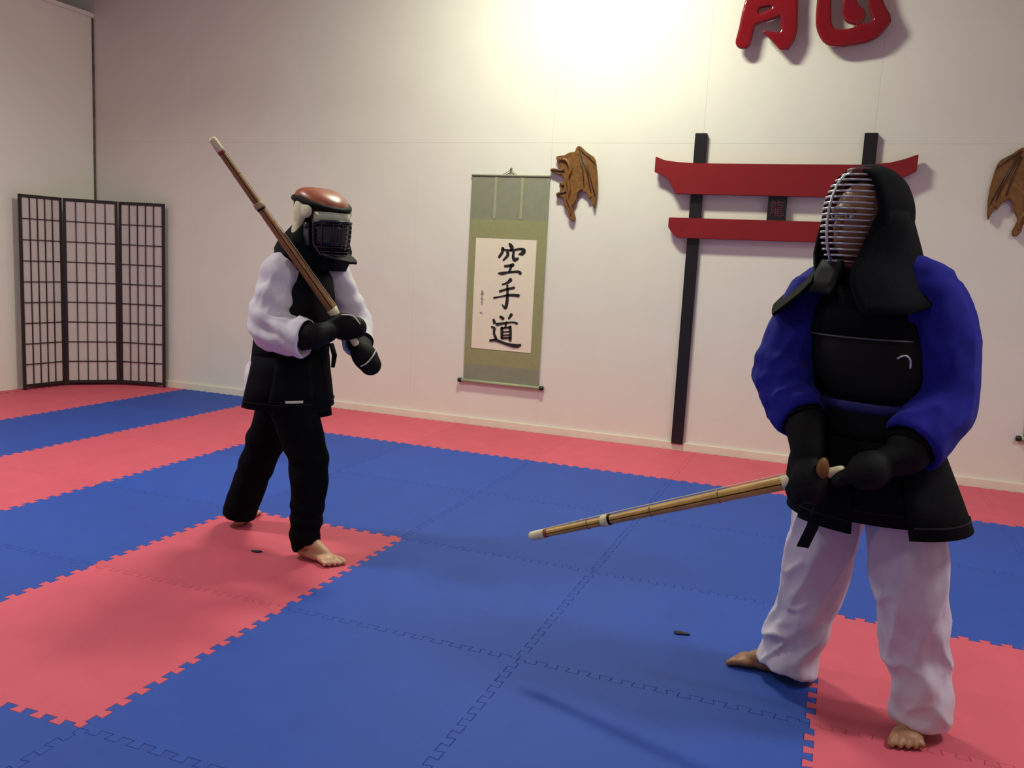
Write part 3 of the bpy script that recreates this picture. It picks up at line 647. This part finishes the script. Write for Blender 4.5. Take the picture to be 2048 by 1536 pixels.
obj('forehead_pad', MB().sheet(g, .016), mat('pale_visor_reflection', srgb(190, 194, 172), .3, .05, 30), hm, smooth=True)  # pale tone paints in the reflection on the clear visor
def cageP(az, z):
    k = 1-.9*max(0, -z-.02)**1.3*5*.35; k = max(k, .6)
    return HA(-.005+.162*math.cos(math.radians(az))*k, .114*math.sin(math.radians(az))*k, z)
rim = [cageP(-60, z) for z in (.005, -.02, -.05, -.09)]+[cageP(az, -.135) for az in range(-45, 46, 15)]+[cageP(60, z) for z in (-.09, -.05, -.02, .005)]+[cageP(az, .012) for az in range(45, -46, -15)]
cg = obj('face_cage', MB().tube(rim, .006, 8, close=True), M_dsteel, hm, smooth=True)
for z in (0, -.02, -.04, -.06, -.08, -.10, -.12):
    obj('cage_bar', MB().tube([cageP(az, z) for az in range(-60, 61, 8)], .0026, 6), M_dsteel, cg, smooth=True)
for az in (-44, -22, 0, 22, 44):
    obj('cage_bar', MB().tube([cageP(az, z) for z in (.012, -.02, -.06, -.10, -.135)], .0026, 6), M_dsteel, cg, smooth=True)
g = [[cageP(az, z)-((cageP(az, z)-HA(0, 0, z)).normalized()*.009) for az in range(-60, 61, 8)] for z in (.01, -.02, -.05, -.08, -.13)]
vz = obj('visor', MB().sheet(g, .002), mat('smoked_visor', srgb(30, 24, 30), .12, .02, 30, spec=.5), cg, smooth=True)
g = [[HA(x, b*w_, z) for b in (-1, -.5, 0, .5, 1)] for x, z, w_ in ((.09, -.125, .078), (.145, -.142, .070), (.195, -.155, .048), (.238, -.163, .020))]
obj('chin_bib', MB().sheet(g, .010), M_leather, hm, smooth=True)
NK = []
for z, rf, rr, rb, sh in ((.03, .03, .098, .128, -.01), (-.01, .04, .105, .150, -.01), (-.045, .05, .125, .200, -.01), (-.075, .06, .150, .232, -.012), (-.115, .068, .172, .235, -.02), (-.160, .070, .172, .215, -.03), (-.205, .075, .155, .20, -.045)):
    NK.append([HA(sh, 0, z)+fA*((rf if math.cos(2*math.pi*k/32) > 0 else rb)*math.cos(2*math.pi*k/32))+rA*rr*math.sin(2*math.pi*k/32) for k in range(33)])
obj('neck_cloth', MB().sheet(NK, .012), M_navy2, hm, smooth=True)
shinai('bamboo sword held upright over the shoulder of the white-jacketed fighter', swA0, swA1, .285, M_bamboo2, 'bamboo practice swords')

# ---------------------------------------------------------------- fighter in blue jacket and white trousers
B = Frame((2.105, -3.835), (2.06, -3.835), .80, 1.36, -122)
hB = Vector((1.995, -3.87, 1.595)); b_ = math.radians(-134); fB = Vector((math.cos(b_), math.sin(b_), 0)); rB = Vector((math.sin(b_), -math.cos(b_), 0))
shR, elR, wrR, hdR = Vector((1.885, -3.735, 1.365)), Vector((1.805, -3.86, 1.115)), Vector((1.895, -4.01, .955)), (Vector((2.021, -4.09, .853))+(Vector((.996, -3.95, .438))-Vector((2.021, -4.09, .853))).normalized()*.105)
shL, elL, wrL, hdL = Vector((2.215, -3.905, 1.382)), Vector((2.268, -3.92, 1.085)), Vector((2.185, -4.055, .915)), Vector((2.092, -4.10, .865))
swB0, swB1 = Vector((2.021, -4.09, .853)), Vector((.996, -3.95, .438)); axB = (swB1-swB0).normalized()
hipR, knR, anR = Vector((2.015, -3.765, .86)), Vector((1.980, -3.745, .46)), Vector((1.925, -3.70, .10))
hipL, knL, anL = Vector((2.185, -3.89, .86)), Vector((2.262, -3.905, .46)), Vector((2.315, -3.875, .10))
mb = MB()
mb.loft([B.ring(.11, .15, .80), B.ring(.11, .145, .95), B.ring(.11, .14, 1.08), B.ring(.12, .155, 1.25), B.ring(.10, .155, 1.36), B.ring(.06, .08, 1.44)])
for h, k, a in ((hipR, knR, anR), (hipL, knL, anL)): mb.limb([h, h.lerp(k, .5), k, k.lerp(a, .4), a], [.08, .072, .055, .052, .035])
for s_, e, w_, h in ((shR, elR, wrR, hdR), (shL, elL, wrL, hdL)): mb.limb([s_, s_.lerp(e, .5), e, e.lerp(w_, .4), w_, h], [.055, .05, .043, .04, .03, .027])
mb.limb([B.c(1.38), hB-Zv*.07], [.062, .058]); head(mb, hB, fB, rB)
foot(mb, (1.945, -3.69), (-1, .02), (0, -1), .25); foot(mb, (2.318, -3.815), (-.18, -1), (-1, 0), .27)
fist(mb, hdR, axB, (hdR-wrR)); fist(mb, hdL, axB, (hdL-wrL))
pB = make_body('person', 'fighter in barred kendo helmet, blue jacket and white trousers, sword held low', (2.1, -3.83, 0), M_skin2, mb)
eyes(pB, hB, fB, rB)
mb = MB(); mb.loft([B.ring(.145, .17, .70), B.ring(.15, .175, .82), B.ring(.135, .16, .98)])
heR, heL = Vector((1.905, -3.705, .034)), Vector((2.322, -3.925, .036))
mb.sleeve([hipR+Zv*.02, hipR.lerp(knR, .5), knR+Vector((-.005, 0, 0)), knR.lerp(anR, .55), anR+Vector((-.005, 0, .02)), heR], [.115, .112, .108, .100, .098, .108])
mb.sleeve([hipL+Zv*.02, hipL.lerp(knL, .5), knL, knL.lerp(anL, .55), anL+Vector((.007, -.04, .03)), heL], [.115, .118, .108, .098, .086, .088])
cloth('trousers', mb, M_pantw, pB, .0085, 3, [((1.88, -3.76, .17), (-.9, 0, 1), 60, .010, .11), (knR, (.9, 0, .5), 38, .008, .2), ((2.30, -3.97, .13), (-.9, 0, .9), 48, .009, .12), (knL, (1, 0, .25), 34, .008, .26), ((2.1, -3.9, .7), (1, 0, .2), 40, .007, .2)],
      [(heR, (-.1, 0, -1), .096, .04), (heL, (0, 0, -1), .080, .04)], .004, 9, creases=[((1.90, -3.76, .17), (.75, 0, .7), .15, .022, 14, 3.5), ((1.98, -3.8, .5), (.45, 0, 1), .25, .014, 11, 2.5), ((2.29, -3.97, .16), (-.75, 0, .75), .16, .022, 13, 3.5), ((2.24, -3.95, .5), (.12, 0, 1), .26, .016, 11, 2)])
mb = MB(); mb.loft([B.ring(.155, .185, .74), B.ring(.15, .178, .88), B.ring(.14, .168, 1.02), B.ring(.145, .178, 1.18), B.ring(.14, .185, 1.31), B.ring(.12, .16, 1.40), B.ring(.07, .09, 1.46)])
for s_ in (shR, shL): mb.ellipsoid(s_, (B.f, B.r, Zv), (.09, .085, .082))
mb.limb([B.c(1.43), Vector((2.13, -3.865, 1.435)), shL+Zv*.03], [.07, .07, .07]); mb.limb([B.c(1.43), Vector((1.97, -3.78, 1.425)), shR+Zv*.02], [.07, .07, .07])
cuR = wrR+(elR-wrR).normalized()*.03; cuL = wrL+(elL-wrL).normalized()*.03
mb.sleeve([shR+Zv*.01, shR.lerp(elR, .5)+Vector((-.01, 0, 0)), elR, elR.lerp(wrR, .5)+Vector((-.012, 0, -.01)), cuR], [.092, .092, .092, .084, .080])
mb.sleeve([shL+Zv*.015, shL.lerp(elL, .45)+Vector((.02, 0, .01)), elL+Vector((.012, 0, 0)), elL.lerp(wrL, .5)+Vector((.012, 0, -.012)), cuL], [.086, .096, .100, .096, .094])
cloth('jacket', mb, M_gib, pB, .0095, 5, [(elR, (.3, 0, 1), 70, .006, .12), (elR.lerp(wrR, .6), (-.2, .2, 1), 95, .007, .09), (elL, (1, 0, .5), 42, .006, .14), (shL, (.8, 0, .6), 46, .005, .12)],
      [(cuR, wrR-elR, .076, .05), (cuL, wrL-elL, .09, .05)], .004, 9, creases=[(elR, (.2, .3, 1), .14, .012, 16, 4), (elR.lerp(wrR, .5), (1, .3, .2), .10, .016, 18, 6), (shL.lerp(elL, .3), (.25, 0, 1), .16, .014, 12, 2.5), (elL.lerp(wrL, .4), (-.6, 0, -1), .14, .016, 14, 4)])
dB = obj('breastplate', MB().sheet(B.patch(-100, 100, [(1.045, .152, .180), (1.08, .166, .188), (1.15, .176, .192), (1.22, .178, .190), (1.29, .172, .176), (1.34, .162, .150)], 22), .014), M_dofront, pB, smooth=True)
obj('chest_panel', MB().sheet(B.patch(-62, 62, [(1.245, .188, .196), (1.31, .182, .174), (1.37, .158, .140), (1.43, .125, .100)], 14), .010), M_navy, dB, smooth=True)
obj('chest_seam', MB().tube(B.patch(-62, 62, [(1.242, .192, .20)], 14)[0], .0035, 6), mat('dark_grey_cord', srgb(58, 58, 66), .5), dB, smooth=True)
kn = B.pt(-48, .19, .20, 1.19)
obj('cord_knot', MB().tube(spline([kn, kn+Vector((.02, -.012, .012)), kn+Vector((.035, -.008, .0)), kn+Vector((.038, -.004, -.025))], .004)[0], .0035, 6), M_steel, dB, smooth=True)
for q in (-1, 1):
    obj('shoulder_strap', MB().sheet([[B.pt(q*az, .155, .14, z)+B.r*dx for dx in (-.018, .018)] for az, z in ((35, 1.32), (45, 1.40), (90, 1.435), (140, 1.41), (155, 1.30))], .006), M_navy, dB, smooth=True)
obj('sash', MB().sheet(B.patch(-150, 150, [(1.055, .150, .178), (1.035, .157, .183), (1.01, .150, .178)], 24), .012), mat('navy_blue_sash', srgb(34, 32, 104), .8, .1, 40, .2, 300), pB, smooth=True)
obj('waist_armour_belt', MB().sheet(B.patch(-130, 130, [(1.01, .158, .186), (.90, .168, .196)], 22), .014), M_navy, pB, smooth=True)
for az0, az1, zb, fl_ in ((-16, 24, .655, .075), (18, 64, .662, .062), (-60, -10, .690, .06), (60, 122, .70, .045), (-122, -50, .668, .100)):
    fp = obj('waist_flap', MB().sheet(B.patch(az0, az1, [(.93, .174, .200), (.86, .182+fl_*.2, .206+fl_*.2), (.77, .182+fl_*.55, .206+fl_*.55), (zb, .17+fl_, .20+fl_)], 9), .015), M_navy, pB, smooth=True)
    obj('stitch_line', MB().sheet(B.patch(az0+2, az1-2, [(zb+.04, .179+fl_*.86, .209+fl_*.86), (zb+.035, .179+fl_*.88, .209+fl_*.88)], 6), .005), M_leather, fp)
obj('belt_end', MB().sheet([[p+Vector((x, 0, 0)) for x in (-.020, .016)] for p in (Vector((1.975, -4.01, .80)), Vector((1.965, -4.02, .72)), Vector((1.948, -4.0, .64)), Vector((1.925, -3.98, .565)))], .008), M_leather, pB, smooth=True)
wp = B.pt(-38, .215, .23, .855); obj('thread_patch', MB().sheet([[wp+Vector((-.010, 0, -.012)), wp+Vector((.018, .012, -.012))], [wp+Vector((.004, 0, .022)), wp+Vector((.018, .012, .016))]], .004), M_white, pB)
tc = Vector((.01, -.98, .2))
gR, d_ = glove(pB, elR, wrR, hdR, axB, tc, .066, mitt=.055, ext=.055)
obj('palm_patch', MB().ellipsoid(hdR+tc*.040+Vector((.94, .34, 0))*.036+Zv*.026, (Vector((.94, .34, 0)), tc, Zv), (.020, .024, .038), 12, 8), M_palm, gR, smooth=True)
gL, d_ = glove(pB, elL, wrL, hdL, axB, Vector((-.05, -.97, .2)), .068, mitt=.055, ext=.03)
# kendo helmet
def HB(a, b, z): return hB+fB*a+rB*b+Zv*z
rings = []
for t in [60, 72, 84, 96, 108, 122, 138, 155, 172]:
    ring = []; T = math.radians(t)
    for k in range(33):
        p = 2*math.pi*k/32; zr = .155 if math.cos(p) > 0 else .15
        ring.append(HB(-.022+(.135 if t < 90 else .130)*math.cos(T), .122*math.sin(T)**.8*math.sin(p), .012+zr*math.sin(T)**.8*math.cos(p)))
    rings.append(ring)
hm = obj('helmet', MB().sheet(rings, .018), M_navy, pB, smooth=True, label='navy quilted kendo helmet')
prof = [(.150, .052, .040), (.132, .085, .066), (.105, .109, .082), (.07, .124, .092), (.03, .133, .096), (-.01, .136, .096), (-.05, .132, .092), (-.085, .124, .084), (-.115, .112, .070), (-.138, .100, .050)]
def gp(z, s):
    for (z1, f1, w1), (z0, f0, w0) in zip(prof, prof[1:]):
        if z0 <= z <= z1: break
    k = (z-z0)/(z1-z0); F_ = f0+(f1-f0)*k; W_ = w0+(w1-w0)*k; bk = .032-.10*max(0, z-.05)
    return HB(F_-(F_-bk)*abs(s)**2.4, W_*s, z)
rim = [gp(z, 1) for z, *_ in prof]+[gp(-.138, s) for s in (.6, .2, -.2, -.6)]+[gp(z, -1) for z, *_ in reversed(prof)]+[gp(.150, s) for s in (-.6, -.2, .2, .6)]
gr = obj('face_grille', MB().tube(rim, .0095, 10, close=True), M_redlea, hm, smooth=True, label='barred steel face grille with dark red rim')
for k in range(16):
    z = .137-.0175*k; obj('grille_bar', MB().tube([gp(z, s/10) for s in range(-10, 11)], .0037, 8), M_steel, gr, smooth=True)
obj('centre_bar', MB().tube([gp(z, 0)+fB*.004 for z, *_ in prof], .0042, 8), M_steel, gr, smooth=True)
obj('inner_lining', MB().tube([p-fB*.014+(hB-p)*.03 for p in rim], .015, 10, close=True), M_redlea, gr, smooth=True)
# throat guard
g = [[HB(x, b*w_, z) for b in (-1, -.5, 0, .5, 1)] for x, z, w_ in ((.098, -.125, .042), (.112, -.155, .048), (.130, -.19, .052), (.150, -.225, .056))]
obj('throat_guard', MB().sheet(g, .012), mat('charcoal_leather', srgb(18, 18, 21), .75, .1, 50, .2, 200, spec=.2), hm, smooth=True)
# shoulder flaps of the helmet
def flap(rows):
    G = []
    for r in rows:
        P, _ = spline(r, 1, 4); G.append(P)
    H_ = [spline([G[i][j] for i in range(len(G))], 1, 3)[0] for j in range(len(G[0]))]
    return [[H_[j][i] for j in range(len(H_))] for i in range(len(H_[0]))]
obj('helmet_flap', MB().sheet(flap([[HB(.045, -.108, .03), HB(-.03, -.128, .03), HB(-.11, -.090, .02)],
    [HB(.085, -.085, -.10), HB(-.02, -.150, -.10), HB(-.13, -.12, -.08)],
    [Vector((1.978, -4.035, 1.415)), Vector((2.10, -4.015, 1.425)), Vector((2.195, -3.87, 1.455))],
    [Vector((2.018, -4.085, 1.318)), Vector((2.145, -4.06, 1.325)), Vector((2.275, -3.905, 1.378))]]), .014), M_navy, hm, smooth=True)
obj('helmet_flap', MB().sheet(flap([[HB(-.11, .085, .02), HB(-.03, .128, .03), HB(.045, .108, .03)],
    [HB(-.13, .10, -.08), HB(-.02, .138, -.09), HB(.075, .105, -.10)],
    [Vector((1.858, -3.72, 1.43)), Vector((1.862, -3.83, 1.415)), Vector((1.872, -3.95, 1.40))],
    [Vector((1.750, -3.72, 1.315)), Vector((1.754, -3.83, 1.30)), Vector((1.764, -3.95, 1.290))]]), .010), M_navy, hm, smooth=True)
ck = HB(-.135, -.05, -.09)
obj('helmet_cord', MB().tube(spline([ck, ck+Vector((.035, 0, .012)), ck+Vector((.06, 0, -.01)), ck+Vector((.055, 0, -.05)), ck+Vector((.085, 0, -.085))], .005)[0], .0055, 8), M_leather, hm, smooth=True)
obj('helmet_cord', MB().tube(spline([ck+Vector((.0, -.01, -.01)), ck+Vector((.03, -.02, -.035)), ck+Vector((.06, -.02, -.07)), ck+Vector((.05, -.02, -.10))], .005)[0], .0055, 8), M_leather, hm, smooth=True)
shinai('bamboo sword held low across the mats by the blue-jacketed fighter', swB0, swB1, .175, M_bamboo, 'bamboo practice swords')
